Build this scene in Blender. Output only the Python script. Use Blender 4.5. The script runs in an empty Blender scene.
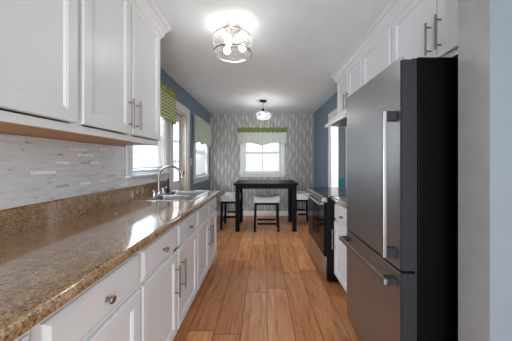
import bpy, bmesh, math, random
from mathutils import Vector, Matrix

random.seed(7)
S = bpy.context.scene
COL = S.collection
PI = math.pi

# ------------------------------------------------------------------ camera
cam_d = bpy.data.cameras.new('camera')
cam = bpy.data.objects.new('camera', cam_d)
COL.objects.link(cam)
FPX = 222.0
cam_d.sensor_width = 36.0
cam_d.lens = FPX / 512.0 * 36.0
cam_d.shift_x = -7.0 / 512.0
cam_d.shift_y = -8.5 / 512.0
cam_d.clip_start = 0.02
CH = 1.275
cam.location = (0, 0, CH)
cam.rotation_euler = (PI / 2, 0, 0)
S.camera = cam

# ------------------------------------------------------------------ world, exposure
W = bpy.data.worlds.new('sky')
S.world = W
W.use_nodes = True
bg = W.node_tree.nodes['Background']
bg.inputs['Color'].default_value = (0.93, 0.97, 1.0, 1)
bg.inputs['Strength'].default_value = 1.0
S.view_settings.view_transform = 'Standard'
S.view_settings.look = 'None'
S.view_settings.gamma = 1.0
S.view_settings.use_curve_mapping = False
S.view_settings.exposure = 1.03
S.cycles.diffuse_bounces = 8
S.cycles.max_bounces = 16
S.cycles.transparent_max_bounces = 16
BULB_W = 1.4
PENDANT_W = 5.0
# added fill light behind the camera, standing in for an unmodelled opening
ar = bpy.data.lights.new('fill_behind', 'AREA')
ar.shape = 'RECTANGLE'; ar.size = 3.0; ar.size_y = 2.0; ar.energy = 95.0; ar.color = (0.86, 0.94, 1.0)
aro = bpy.data.objects.new('fill_behind', ar); COL.objects.link(aro)
aro.location = (-0.5, -3.2, 1.0); aro.rotation_euler = (PI / 2 + 0.32, 0, -0.12)
# daylight outside the left windows, outside the back window; added fill light in the next room
def area_light(name, loc, rot, sx, sy, w):
    l = bpy.data.lights.new(name, 'AREA'); l.shape = 'RECTANGLE'; l.size = sx; l.size_y = sy; l.energy = w; l.color = (0.88, 0.95, 1.0)
    o = bpy.data.objects.new(name, l); COL.objects.link(o); o.location = loc; o.rotation_euler = rot
area_light('daylight_left', (-2.3, 3.4, 2.2), (0, -PI / 2 + 0.35, 0), 1.6, 3.2, 150.0)
area_light('daylight_back', (0.0, 6.5, 2.75), (-PI / 2 + 0.5, 0, 0), 2.0, 1.2, 12.0)
area_light('fill_side_room', (2.6, 2.2, 1.8), (PI / 2, 0, 0), 1.6, 1.4, 45.0)  # added fill, brightens the walls beyond the doorway

# ------------------------------------------------------------------ helpers: materials
def lin(c):
    return c / 12.92 if c <= 0.04045 else ((c + 0.055) / 1.055) ** 2.4
def rgb(r, g, b):
    return (lin(r / 255), lin(g / 255), lin(b / 255), 1.0)

def new_mat(name):
    m = bpy.data.materials.new(name)
    m.use_nodes = True
    nt = m.node_tree
    return m, nt, nt.nodes['Principled BSDF']

def noise_bump(nt, b, scale, strength, vec=None, dist=0.002):
    n = nt.nodes.new('ShaderNodeTexNoise')
    n.inputs['Scale'].default_value = scale
    n.inputs['Detail'].default_value = 3
    bp = nt.nodes.new('ShaderNodeBump')
    bp.inputs['Strength'].default_value = strength
    bp.inputs['Distance'].default_value = dist
    if vec is not None:
        nt.links.new(vec, n.inputs['Vector'])
    else:
        g = nt.nodes.new('ShaderNodeNewGeometry')
        nt.links.new(g.outputs['Position'], n.inputs['Vector'])
    nt.links.new(n.outputs['Fac'], bp.inputs['Height'])
    nt.links.new(bp.outputs['Normal'], b.inputs['Normal'])
    return n

def plain(name, col, rough=0.5, metal=0.0, vary=0.04, vscale=6.0, bump=0.0, bscale=80.0, spec=0.5, emit=None, estr=0.0):
    """procedural paint: a faint noise variation on a base colour"""
    m, nt, b = new_mat(name)
    g = nt.nodes.new('ShaderNodeNewGeometry')
    n = nt.nodes.new('ShaderNodeTexNoise')
    n.inputs['Scale'].default_value = vscale
    n.inputs['Detail'].default_value = 4
    nt.links.new(g.outputs['Position'], n.inputs['Vector'])
    r = nt.nodes.new('ShaderNodeValToRGB')
    r.color_ramp.elements[0].position = 0.3
    r.color_ramp.elements[1].position = 0.7
    r.color_ramp.elements[0].color = (col[0] * (1 - vary), col[1] * (1 - vary), col[2] * (1 - vary), 1)
    r.color_ramp.elements[1].color = (min(1, col[0] * (1 + vary)), min(1, col[1] * (1 + vary)), min(1, col[2] * (1 + vary)), 1)
    nt.links.new(n.outputs['Fac'], r.inputs['Fac'])
    nt.links.new(r.outputs['Color'], b.inputs['Base Color'])
    b.inputs['Roughness'].default_value = rough
    b.inputs['Metallic'].default_value = metal
    b.inputs['Specular IOR Level'].default_value = spec
    if emit:
        b.inputs['Emission Color'].default_value = emit
        b.inputs['Emission Strength'].default_value = estr
    if bump > 0:
        noise_bump(nt, b, bscale, bump)
    return m

class X:
    """small expression builder for math nodes"""
    def __init__(s, nt): s.nt = nt
    def op(s, o, a, b=None, c=None):
        n = s.nt.nodes.new('ShaderNodeMath'); n.operation = o
        for i, v in enumerate((a, b, c)):
            if v is None: continue
            if isinstance(v, (int, float)): n.inputs[i].default_value = v
            else: s.nt.links.new(v, n.inputs[i])
        return n.outputs[0]
    def pos(s):
        g = s.nt.nodes.new('ShaderNodeNewGeometry')
        p = s.nt.nodes.new('ShaderNodeSeparateXYZ')
        s.nt.links.new(g.outputs['Position'], p.inputs[0])
        return p.outputs[0], p.outputs[1], p.outputs[2]
    def vec(s, a, b, c=0.0):
        n = s.nt.nodes.new('ShaderNodeCombineXYZ')
        for i, v in enumerate((a, b, c)):
            if isinstance(v, (int, float)): n.inputs[i].default_value = v
            else: s.nt.links.new(v, n.inputs[i])
        return n.outputs[0]
    def noise(s, v, scale=1.0, detail=3, rough=0.5):
        n = s.nt.nodes.new('ShaderNodeTexNoise')
        n.inputs['Scale'].default_value = scale
        n.inputs['Detail'].default_value = detail
        n.inputs['Roughness'].default_value = rough
        s.nt.links.new(v, n.inputs['Vector'])
        return n.outputs['Fac']
    def ramp(s, f, stops):
        r = s.nt.nodes.new('ShaderNodeValToRGB')
        e = r.color_ramp.elements
        while len(e) < len(stops): e.new(0.5)
        for i, (p, c) in enumerate(stops):
            e[i].position = p
            e[i].color = c if len(c) == 4 else (*c, 1)
        s.nt.links.new(f, r.inputs['Fac'])
        return r.outputs['Color']
    def mix(s, f, a, b, mode='MIX'):
        n = s.nt.nodes.new('ShaderNodeMix'); n.data_type = 'RGBA'; n.blend_type = mode
        for i, v in ((0, f), (6, a), (7, b)):
            if isinstance(v, (int, float)): n.inputs[i].default_value = v
            elif isinstance(v, tuple): n.inputs[i].default_value = v
            else: s.nt.links.new(v, n.inputs[i])
        return n.outputs[2]
    def link(s, a, b): s.nt.links.new(a, b)

def wallpaper_mat():
    m, nt, b = new_mat('wisp_wallpaper'); x = X(nt)
    px, py, pz = x.pos()
    def layer(cw, ln, seed, width, amp):
        u = x.op('ADD', x.op('MULTIPLY', px, 1 / cw), seed)
        idx = x.op('FLOOR', u); fu = x.op('FRACT', u)
        h = x.op('FRACT', x.op('MULTIPLY', x.op('SINE', x.op('MULTIPLY', idx, 12.9898 + seed)), 437.585))
        v = x.op('ADD', x.op('MULTIPLY', pz, 1 / ln), x.op('ADD', x.op('MULTIPLY', idx, 0.37), x.op('MULTIPLY', h, 0.3)))
        row = x.op('FLOOR', v); f2 = x.op('FRACT', v)
        h2 = x.op('FRACT', x.op('MULTIPLY', x.op('SINE', x.op('ADD', x.op('MULTIPLY', idx, 7.13), x.op('MULTIPLY', row, 3.71))), 91.7))
        sg = x.op('SUBTRACT', x.op('MULTIPLY', h2, 2.0), 1.0)
        env = x.op('SINE', x.op('MULTIPLY', f2, PI))
        cx = x.op('ADD', 0.5, x.op('MULTIPLY', x.op('MULTIPLY', sg, amp), x.op('SINE', x.op('MULTIPLY', x.op('SUBTRACT', f2, 0.5), PI * 1.2))))
        d = x.op('ABSOLUTE', x.op('SUBTRACT', fu, cx))
        w = x.op('MULTIPLY', x.op('POWER', env, 1.3), width)
        q = x.op('MULTIPLY', x.op('SUBTRACT', w, d), 9.0)
        return x.op('MINIMUM', x.op('MAXIMUM', q, 0.0), 1.0)
    a1 = x.op('MAXIMUM', layer(0.085, 0.37, 0.0, 0.18, 0.28), x.op('MULTIPLY', layer(0.11, 0.24, 3.4, 0.11, 0.34), 0.6))
    nz = x.noise(x.vec(x.op('MULTIPLY', px, 40), x.op('MULTIPLY', py, 30), x.op('MULTIPLY', pz, 5)), 1.0, 3)
    base = x.ramp(nz, [(0.3, rgb(138, 136, 135)), (0.7, rgb(160, 157, 154))])
    c = x.mix(x.op('MULTIPLY', a1, 0.65), base, rgb(228, 226, 222))
    x.link(c, b.inputs['Base Color'])
    b.inputs['Roughness'].default_value = 0.45
    return m

def floor_mat():
    m, nt, b = new_mat('oak_laminate'); x = X(nt)
    px, py, pz = x.pos()
    br = nt.nodes.new('ShaderNodeTexBrick')
    br.offset = 0.37; br.offset_frequency = 2; br.squash = 1.0
    br.inputs['Color1'].default_value = (0, 0, 0, 1); br.inputs['Color2'].default_value = (1, 1, 1, 1)
    br.inputs['Mortar'].default_value = (0.5, 0.5, 0.5, 1)
    br.inputs['Scale'].default_value = 1.0
    br.inputs['Mortar Size'].default_value = 0.003
    br.inputs['Mortar Smooth'].default_value = 0.3
    br.inputs['Bias'].default_value = 0.0
    br.inputs['Brick Width'].default_value = 1.22
    br.inputs['Row Height'].default_value = 0.2
    rowid = x.op('FLOOR', x.op('MULTIPLY', x.op('ADD', px, 1.966), 5.0))
    rr = x.op('FRACT', x.op('MULTIPLY', x.op('SINE', x.op('MULTIPLY', rowid, 78.233)), 43.7))
    yy = x.op('ADD', py, x.op('MULTIPLY', rr, 1.22))
    x.link(x.vec(yy, x.op('ADD', px, 1.966)), br.inputs['Vector'])
    tone = br.outputs['Color']
    sep = nt.nodes.new('ShaderNodeSeparateColor'); x.link(tone, sep.inputs[0]); t = sep.outputs[0]
    gv = x.vec(x.op('MULTIPLY', px, 14), x.op('ADD', x.op('MULTIPLY', yy, 1.5), x.op('MULTIPLY', t, 9)), x.op('MULTIPLY', t, 30))
    g1 = x.noise(gv, 2.2, 6, 0.62)
    gv2 = x.vec(x.op('MULTIPLY', px, 6), x.op('MULTIPLY', yy, 1.6), x.op('MULTIPLY', t, 17))
    g2 = x.noise(gv2, 1.6, 3)
    base = x.ramp(g1, [(0.25, rgb(140, 84, 52)), (0.40, rgb(194, 132, 88)), (0.60, rgb(216, 158, 110)), (0.78, rgb(236, 190, 146))])
    knots = x.ramp(g2, [(0.30, rgb(118, 70, 44)), (0.38, (1, 1, 1, 1))])
    c = x.mix(0.45, base, knots, 'MULTIPLY')
    tint = x.ramp(t, [(0.0, rgb(214, 200, 190)), (1.0, rgb(255, 248, 240))])
    c = x.mix(1.0, c, tint, 'MULTIPLY')
    c = x.mix(br.outputs['Fac'], c, rgb(74, 40, 24))
    x.link(c, b.inputs['Base Color'])
    r = x.op('ADD', 0.27, x.op('MULTIPLY', g1, 0.12))
    x.link(r, b.inputs['Roughness'])
    bp = nt.nodes.new('ShaderNodeBump'); bp.inputs['Strength'].default_value = 0.15; bp.inputs['Distance'].default_value = 0.001
    x.link(x.op('SUBTRACT', g1, br.outputs['Fac']), bp.inputs['Height'])
    x.link(bp.outputs['Normal'], b.inputs['Normal'])
    return m

def granite_mat():
    m, nt, b = new_mat('brown_speckled_laminate'); x = X(nt)
    g = nt.nodes.new('ShaderNodeNewGeometry'); P = g.outputs['Position']
    n1 = x.noise(P, 150, 4, 0.65)
    n2 = x.noise(P, 30, 4, 0.6)
    f = x.op('ADD', x.op('MULTIPLY', n1, 0.72), x.op('MULTIPLY', n2, 0.28))
    c = x.ramp(f, [(0.34, rgb(58, 40, 27)), (0.43, rgb(112, 84, 58)), (0.50, rgb(156, 124, 90)), (0.57, rgb(180, 148, 110)), (0.68, rgb(208, 182, 146))])
    x.link(c, b.inputs['Base Color'])
    b.inputs['Roughness'].default_value = 0.16
    b.inputs['Coat Weight'].default_value = 1.0; b.inputs['Coat Roughness'].default_value = 0.07; b.inputs['Coat IOR'].default_value = 1.6
    b.inputs['Specular IOR Level'].default_value = 0.8
    return m

def tile_mat():
    m, nt, b = new_mat('linear_mosaic_tile'); x = X(nt)
    px, py, pz = x.pos()
    br = nt.nodes.new('ShaderNodeTexBrick')
    br.offset = 0.43; br.offset_frequency = 3; br.squash = 0.6; br.squash_frequency = 2
    br.inputs['Color1'].default_value = (0, 0, 0, 1); br.inputs['Color2'].default_value = (1, 1, 1, 1)
    br.inputs['Mortar'].default_value = (0.5, 0.5, 0.5, 1)
    br.inputs['Scale'].default_value = 1.0
    br.inputs['Mortar Size'].default_value = 0.0012
    br.inputs['Mortar Smooth'].default_value = 0.1
    br.inputs['Bias'].default_value = 0.0
    br.inputs['Brick Width'].default_value = 0.15
    br.inputs['Row Height'].default_value = 0.018
    x.link(x.vec(py, pz), br.inputs['Vector'])
    sep = nt.nodes.new('ShaderNodeSeparateColor'); x.link(br.outputs['Color'], sep.inputs[0]); t = sep.outputs[0]
    vein = x.noise(x.vec(x.op('MULTIPLY', t, 40), x.op('MULTIPLY', py, 14), x.op('MULTIPLY', pz, 60)), 1.0, 5, 0.6)
    c = x.ramp(t, [(0.0, rgb(184, 184, 188)), (0.06, rgb(214, 215, 218)), (0.5, rgb(218, 219, 222)), (0.945, rgb(222, 223, 226)), (0.955, rgb(255, 255, 255))])  # whitest tiles are painted glints, highlights put into the tile colour
    vv = x.ramp(vein, [(0.30, rgb(188, 189, 193)), (0.42, (1, 1, 1, 1))])
    c = x.mix(1.0, c, vv, 'MULTIPLY')
    c = x.mix(x.op('MULTIPLY', br.outputs['Fac'], 0.5), c, rgb(214, 214, 216))
    x.link(c, b.inputs['Base Color'])
    r = x.ramp(t, [(0.0, (0.3, 0.3, 0.3)), (0.945, (0.32, 0.32, 0.32)), (0.955, (0.08, 0.08, 0.08))])
    x.link(r, b.inputs['Roughness'])
    bp = nt.nodes.new('ShaderNodeBump'); bp.inputs['Strength'].default_value = 0.12; bp.inputs['Distance'].default_value = 0.001
    x.link(x.op('SUBTRACT', 1.0, br.outputs['Fac']), bp.inputs['Height'])
    x.link(bp.outputs['Normal'], b.inputs['Normal'])
    return m

def steel_mat(name, col, rough, axis=2, metal=1.0):
    m, nt, b = new_mat(name); x = X(nt)
    px, py, pz = x.pos()
    k = [60, 60, 60]; k[axis] = 700
    k = [3, 3, 3]; k[axis] = 500
    n = x.noise(x.vec(x.op('MULTIPLY', px, k[0]), x.op('MULTIPLY', py, k[1]), x.op('MULTIPLY', pz, k[2])), 1.0, 2)
    c = x.ramp(n, [(0.3, tuple(v * 0.94 for v in col[:3])), (0.7, tuple(v * 1.05 for v in col[:3]))])
    x.link(c, b.inputs['Base Color'])
    b.inputs['Metallic'].default_value = metal
    x.link(x.op('ADD', rough - 0.03, x.op('MULTIPLY', n, 0.06)), b.inputs['Roughness'])
    return m

def lattice_mat(name, ground, line, pitch, horiz, alpha_t=0.25):
    """quatrefoil-like lattice printed on thin curtain cloth; horiz = 0 runs on x, 1 on y"""
    m, nt, b = new_mat(name); x = X(nt)
    p = x.pos(); h = x.op('MULTIPLY', p[horiz], 0.5 if horiz == 1 else 1.0); z = p[2]
    a = x.op('SINE', x.op('MULTIPLY', x.op('ADD', h, z), PI / pitch))
    c = x.op('SINE', x.op('MULTIPLY', x.op('SUBTRACT', h, z), PI / pitch))
    d = x.op('MINIMUM', x.op('ABSOLUTE', a), x.op('ABSOLUTE', c))
    f = x.op('MINIMUM', x.op('MAXIMUM', x.op('MULTIPLY', x.op('SUBTRACT', 0.42, d), 6.0), 0.0), 1.0)
    col = x.mix(f, ground, line)
    x.link(col, b.inputs['Base Color'])
    b.inputs['Roughness'].default_value = 0.9
    b.inputs['Specular IOR Level'].default_value = 0.1
    tr = nt.nodes.new('ShaderNodeBsdfTranslucent'); x.link(col, tr.inputs['Color'])
    mx = nt.nodes.new('ShaderNodeMixShader'); mx.inputs[0].default_value = alpha_t
    x.link(b.outputs[0], mx.inputs[1]); x.link(tr.outputs[0], mx.inputs[2])
    x.link(mx.outputs[0], nt.nodes['Material Output'].inputs['Surface'])
    return m

def translucent_mat(name, col, t=0.4, rough=0.7):
    m, nt, b = new_mat(name); x = X(nt)
    g = nt.nodes.new('ShaderNodeNewGeometry')
    n = x.noise(g.outputs['Position'], 30, 3)
    c = x.ramp(n, [(0.3, tuple(v * 0.96 for v in col[:3])), (0.7, col[:3])])
    x.link(c, b.inputs['Base Color']); b.inputs['Roughness'].default_value = rough
    tr = nt.nodes.new('ShaderNodeBsdfTranslucent'); x.link(c, tr.inputs['Color'])
    mx = nt.nodes.new('ShaderNodeMixShader'); mx.inputs[0].default_value = t
    x.link(b.outputs[0], mx.inputs[1]); x.link(tr.outputs[0], mx.inputs[2])
    x.link(mx.outputs[0], nt.nodes['Material Output'].inputs['Surface'])
    return m

def glass_mat(name, tint=(1, 1, 1, 1), gloss=0.08, rough=0.02, milk=0.0, edge=0.35):
    """thin pane: mostly clear, a little mirror, optionally a little milky"""
    m = bpy.data.materials.new(name); m.use_nodes = True
    nt = m.node_tree; nt.nodes.remove(nt.nodes['Principled BSDF'])
    x = X(nt)
    t = nt.nodes.new('ShaderNodeBsdfTransparent'); t.inputs['Color'].default_value = tint
    g = nt.nodes.new('ShaderNodeBsdfGlossy'); g.inputs['Roughness'].default_value = rough
    fr = nt.nodes.new('ShaderNodeLayerWeight'); fr.inputs['Blend'].default_value = 0.25
    f = x.op('ADD', gloss, x.op('MULTIPLY', fr.outputs['Fresnel'], edge))
    mx = nt.nodes.new('ShaderNodeMixShader'); x.link(f, mx.inputs[0])
    x.link(t.outputs[0], mx.inputs[1]); x.link(g.outputs[0], mx.inputs[2])
    out = mx.outputs[0]
    if milk > 0:
        d = nt.nodes.new('ShaderNodeBsdfTranslucent'); d.inputs['Color'].default_value = (0.95, 0.95, 0.95, 1)
        m2 = nt.nodes.new('ShaderNodeMixShader'); m2.inputs[0].default_value = milk
        x.link(out, m2.inputs[1]); x.link(d.outputs[0], m2.inputs[2]); out = m2.outputs[0]
    x.link(out, nt.nodes['Material Output'].inputs['Surface'])
    return m

MT = {}
MT['white'] = plain('white_cabinet_paint', rgb(218, 219, 222), 0.38, vary=0.015)
MT['base_white'] = MT['white']
MT['trim'] = plain('white_trim_paint', rgb(218, 218, 218), 0.4, vary=0.015)
MT['ceiling'] = plain('ceiling_paint', rgb(230, 236, 240), 0.8, vary=0.02, bump=0.08, bscale=60)
MT['blue'] = plain('slate_blue_paint', rgb(108, 124, 141), 0.55, vary=0.02, bump=0.05)
MT['pale_blue'] = plain('pale_blue_paint', rgb(112, 119, 127), 0.6, vary=0.02, bump=0.05)
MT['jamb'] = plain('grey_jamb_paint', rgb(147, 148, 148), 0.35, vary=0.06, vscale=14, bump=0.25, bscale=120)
MT['paper'] = wallpaper_mat()
MT['floor'] = floor_mat()
MT['granite'] = granite_mat()
MT['tile'] = tile_mat()
MT['wood_under'] = plain('raw_maple', rgb(184, 124, 60), 0.5, vary=0.12, vscale=20)
MT['nickel'] = steel_mat('brushed_nickel', rgb(150, 142, 134), 0.32)
MT['light_nickel'] = steel_mat('satin_nickel', rgb(214, 210, 205), 0.4)
MT['chrome'] = plain('chrome', rgb(205, 205, 208), 0.12, metal=1.0, vary=0.01)
MT['steel'] = steel_mat('stainless_steel', rgb(176, 176, 178), 0.28, 1)
MT['handle_steel'] = steel_mat('grey_handle_steel', rgb(152, 152, 154), 0.35, 2)
MT['shaded_steel'] = steel_mat('shaded_bowl_steel', rgb(150, 150, 152), 0.38, 1)  # darker copy of the sink steel, bowl depth shading put into the colour
MT['sinksteel'] = steel_mat('sink_steel', rgb(188, 188, 190), 0.25, 1)
MT['fridge'] = steel_mat('dark_stainless', rgb(164, 165, 168), 0.38, 2)
MT['fridge_edge'] = plain('dark_grey_door_edge', rgb(38, 39, 42), 0.45, spec=0.22)
MT['fridge_side'] = plain('black_fridge_cabinet', rgb(5, 5, 6), 0.55, vary=0.1, bump=0.1, bscale=300, spec=0.08)
MT['black'] = plain('black_enamel', rgb(8, 8, 9), 0.35, vary=0.1, spec=0.2)
MT['black_glass'] = plain('black_glass', rgb(9, 9, 11), 0.10, vary=0.05, spec=0.18)
MT['cook_glass'] = plain('ceramic_cooktop_glass', rgb(12, 12, 14), 0.05, vary=0.05, spec=0.8)
MT['dark_wood'] = plain('black_stained_wood', rgb(7, 9, 13), 0.5, vary=0.2, vscale=20, spec=0.10)
MT['cushion'] = plain('pale_grey_vinyl', rgb(180, 178, 182), 0.45, vary=0.03)
MT['bronze'] = plain('dark_bronze', rgb(48, 40, 36), 0.4, metal=0.7)
MT['brass'] = plain('aged_brass', rgb(150, 116, 70), 0.3, metal=1.0)
MT['hood'] = plain('white_enamel', rgb(228, 228, 228), 0.3, vary=0.01)
MT['mesh_grey'] = plain('grey_filter_mesh', rgb(90, 96, 108), 0.4, metal=0.6)
MT['glass'] = glass_mat('window_glass', gloss=0.0, edge=0.12, rough=0.3)
MT['clear'] = glass_mat('clear_glass', gloss=0.03)
MT['globe'] = glass_mat('ribbed_globe_glass', tint=(0.8, 0.8, 0.8, 1), gloss=0.08, milk=0.05)
MT['bulb'] = plain('lit_bulb', rgb(255, 250, 240), 0.4, emit=(1, 0.96, 0.9, 1), estr=8.0)
MT['valance'] = lattice_mat('yellow_green_lattice_cloth', rgb(156, 162, 62), rgb(236, 236, 226), 0.040, 1)
MT['valance_top'] = plain('olive_green_cloth', rgb(112, 118, 62), 0.9, vary=0.25, vscale=40)
MT['valance_lime'] = plain('lime_green_cloth', rgb(150, 156, 66), 0.9, vary=0.3, vscale=40)
MT['valance_pale'] = lattice_mat('pale_grey_lattice_cloth', rgb(192, 196, 188), rgb(232, 232, 230), 0.055, 0)
MT['valance_side'] = lattice_mat('pale_green_lattice_cloth', rgb(176, 192, 158), rgb(230, 232, 228), 0.045, 1)
MT['blind'] = translucent_mat('white_blind', rgb(236, 236, 236), 0.12)
MT['tan'] = plain('tan_jamb', rgb(198, 190, 180), 0.5, vary=0.06, vscale=20)  # even tan tone for the left door's jamb
MT['teal'] = plain('teal_fabric', rgb(24, 110, 112), 0.9, vary=0.12, vscale=30)
MT['siding'] = plain('white_siding', rgb(238, 238, 237), 0.6, vary=0.02)
MT['lawn'] = plain('lawn', rgb(104, 116, 74), 0.9, vary=0.3, vscale=9)
MT['rubber'] = plain('dark_rubber', rgb(36, 36, 38), 0.6)

# ------------------------------------------------------------------ helpers: meshes
def off_of(parent):
    v = Vector((0, 0, 0))
    while parent is not None:
        v += parent.location
        parent = parent.parent
    return v

class MB:
    def __init__(s): s.v = []; s.f = []; s.mi = []
    def add(s, vs, fs, mi=0):
        o = len(s.v); s.v += [tuple(p) for p in vs]
        for f in fs: s.f.append([o + i for i in f]); s.mi.append(mi)
    def box(s, x0, x1, y0, y1, z0, z1, mi=0):
        if x0 > x1: x0, x1 = x1, x0
        if y0 > y1: y0, y1 = y1, y0
        vs = [(x0, y0, z0), (x1, y0, z0), (x1, y1, z0), (x0, y1, z0), (x0, y0, z1), (x1, y0, z1), (x1, y1, z1), (x0, y1, z1)]
        s.add(vs, [(0, 3, 2, 1), (4, 5, 6, 7), (0, 1, 5, 4), (1, 2, 6, 5), (2, 3, 7, 6), (3, 0, 4, 7)], mi)
        return s
    def loft(s, rings, cap0=True, cap1=True, closed=True):
        n = len(rings[0]); vs = [p for r in rings for p in r]; fs = []
        for k in range(len(rings) - 1):
            for i in range(n if closed else n - 1):
                j = (i + 1) % n
                fs.append((k * n + i, k * n + j, (k + 1) * n + j, (k + 1) * n + i))
        if cap0: fs.append(tuple(range(n - 1, -1, -1)))
        if cap1: fs.append(tuple(range((len(rings) - 1) * n, len(rings) * n)))
        s.add(vs, fs); return s
    def prism(s, prof, axis, a, b):
        """profile of 2d points swept along an axis; the two coordinates are the other axes in order"""
        def P(p, t):
            if axis == 'x': return (t, p[0], p[1])
            if axis == 'y': return (p[0], t, p[1])
            return (p[0], p[1], t)
        return s.loft([[P(p, a) for p in prof], [P(p, b) for p in prof]])
    def lathe(s, prof, c, axis='z', n=24, cap0=True, cap1=True):
        """prof: list of (radius, height along the axis)"""
        rings = []
        for r, h in prof:
            ring = []
            for i in range(n):
                a = 2 * PI * i / n; u, w = r * math.cos(a), r * math.sin(a)
                if axis == 'z': p = (c[0] + u, c[1] + w, c[2] + h)
                elif axis == 'x': p = (c[0] + h, c[1] + u, c[2] + w)
                else: p = (c[0] + u, c[1] + h, c[2] + w)
                ring.append(p)
            rings.append(ring)
        return s.loft(rings, cap0, cap1)
    def tube(s, pts, r, n=12, closed=False):
        pts = [Vector(p) for p in pts]; m = len(pts); rings = []; up = None
        for i, p in enumerate(pts):
            if closed: d = (pts[(i + 1) % m] - pts[(i - 1) % m]).normalized()
            else: d = (pts[min(i + 1, m - 1)] - pts[max(i - 1, 0)]).normalized()
            if up is None:
                up = Vector((0, 0, 1)) if abs(d.z) < 0.9 else Vector((1, 0, 0))
            a = d.cross(up)
            if a.length < 1e-4: a = d.cross(Vector((0.3, 1, 0.2)))
            a.normalize(); b_ = a.cross(d).normalized(); up = b_
            rr = r[i] if isinstance(r, (list, tuple)) else r
            rings.append([p + a * rr * math.cos(2 * PI * k / n) + b_ * rr * math.sin(2 * PI * k / n) for k in range(n)])
        if closed:
            rings.append(rings[0]); return s.loft(rings, False, False)
        return s.loft(rings)
    def sphere(s, c, r, n=20, m=12, sz=1.0):
        return s.lathe([(max(1e-4, r * math.sin(PI * k / m)), -r * sz * math.cos(PI * k / m)) for k in range(m + 1)], c, 'z', n)
    def build(s, name, mats, parent=None, smooth=False, bevel=0.0, solid=0.0, seg=2):
        o0 = off_of(parent)
        me = bpy.data.meshes.new(name)
        me.from_pydata([(p[0] - o0.x, p[1] - o0.y, p[2] - o0.z) for p in s.v], [], s.f)
        if not isinstance(mats, (list, tuple)): mats = [mats]
        for m in mats: me.materials.append(m)
        for p, i in zip(me.polygons, s.mi): p.material_index = i
        bm = bmesh.new(); bm.from_mesh(me)
        bmesh.ops.remove_doubles(bm, verts=bm.verts, dist=1e-6)
        bmesh.ops.recalc_face_normals(bm, faces=bm.faces)
        bm.to_mesh(me); bm.free()
        if smooth:
            for p in me.polygons: p.use_smooth = True
            try: me.set_sharp_from_angle(angle=math.radians(40))
            except Exception: pass
        o = bpy.data.objects.new(name, me); COL.objects.link(o)
        if parent is not None: o.parent = parent
        if solid:
            md = o.modifiers.new('thickness', 'SOLIDIFY'); md.thickness = solid; md.offset = 0
        if bevel:
            md = o.modifiers.new('edges', 'BEVEL'); md.width = bevel; md.segments = seg; md.limit_method = 'ANGLE'
        return o

def tag(o, label=None, cat=None, group=None, kind=None):
    if label: o['label'] = label
    if cat: o['category'] = cat
    if group: o['group'] = group
    if kind: o['kind'] = kind
    return o

def thing(name, label, cat, loc=(0, 0, 0), group=None):
    o = bpy.data.objects.new(name, None); COL.objects.link(o)
    o.empty_display_size = 0.1; o.location = loc
    return tag(o, label, cat, group)

def struct(name, mb, mats, **k):
    o = mb.build(name, mats, **k); o['kind'] = 'structure'; return o

def copy_tree(o, parent=None):
    c = o.copy(); COL.objects.link(c); c.parent = parent
    for ch in o.children: copy_tree(ch, c)
    return c

def grid_wall(mb, plane, t0, t1, a0, a1, z0, z1, holes):
    """wall slab with rectangular holes; plane 'x' = wall normal along x (runs on y)"""
    A = sorted({a0, a1, *[h[0] for h in holes], *[h[1] for h in holes]})
    Z = sorted({z0, z1, *[h[2] for h in holes], *[h[3] for h in holes]})
    for i in range(len(A) - 1):
        run = None
        for j in range(len(Z) - 1):
            ca, cz = (A[i] + A[i + 1]) / 2, (Z[j] + Z[j + 1]) / 2
            if any(h[0] < ca < h[1] and h[2] < cz < h[3] for h in holes): continue
            if plane == 'x': mb.box(t0, t1, A[i], A[i + 1], Z[j], Z[j + 1])
            else: mb.box(A[i], A[i + 1], t0, t1, Z[j], Z[j + 1])
    return mb

# ------------------------------------------------------------------ room shell
XL, XR, YB, ZC = -1.265, 1.22, 5.30, 2.44
YN = -1.4
W1 = (2.13, 2.86, 1.16, 2.08)        # window over the sink (y0,y1,z0,z1)
D1 = (3.10, 3.68, 0.0, 2.05)         # glazed door
W2 = (4.13, 5.02, 1.00, 2.05)        # dining side window
WB = (-0.47, 0.44, 1.02, 2.02)       # back window (x0,x1,z0,z1)
DR = (3.22, 4.00, 0.0, 2.06)         # doorway on the right

struct('floor', MB().box(-1.42, 1.35, YN, 5.45, -0.06, 0.0).box(1.35, 4.15, YN, 7.75, -0.06, 0.0), MT['floor'])
struct('ceiling', MB().box(-1.42, 1.35, YN, 5.45, ZC, ZC + 0.1).box(1.35, 4.15, YN, 7.75, ZC, ZC + 0.1), MT['ceiling'])
struct('ground', MB().box(-9, 9, -5, 14, -0.4, -0.2), MT['lawn'])
struct('wall_left', grid_wall(MB(), 'x', XL - 0.15, XL, YN, YB, 0, ZC, [W1, D1, W2]), MT['blue'])
struct('wall_right', grid_wall(MB(), 'x', XR, XR + 0.13, 0.967, YB, 0, ZC, [DR]), MT['blue'])
struct('wall_back', grid_wall(MB(), 'y', YB, YB + 0.15, XL - 0.15, XR + 0.13, 0, ZC, [WB]), MT['paper'])
JX = 0.85
mb = MB()
y0, y1 = 0.832, 0.967
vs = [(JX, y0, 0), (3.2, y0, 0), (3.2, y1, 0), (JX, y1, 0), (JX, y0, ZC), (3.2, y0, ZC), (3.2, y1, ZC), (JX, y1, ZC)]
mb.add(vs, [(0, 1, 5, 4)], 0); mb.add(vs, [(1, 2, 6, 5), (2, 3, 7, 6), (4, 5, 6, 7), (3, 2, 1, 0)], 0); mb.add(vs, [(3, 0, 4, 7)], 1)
struct('wall_front', mb, [MT['pale_blue'], MT['jamb']])
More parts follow.
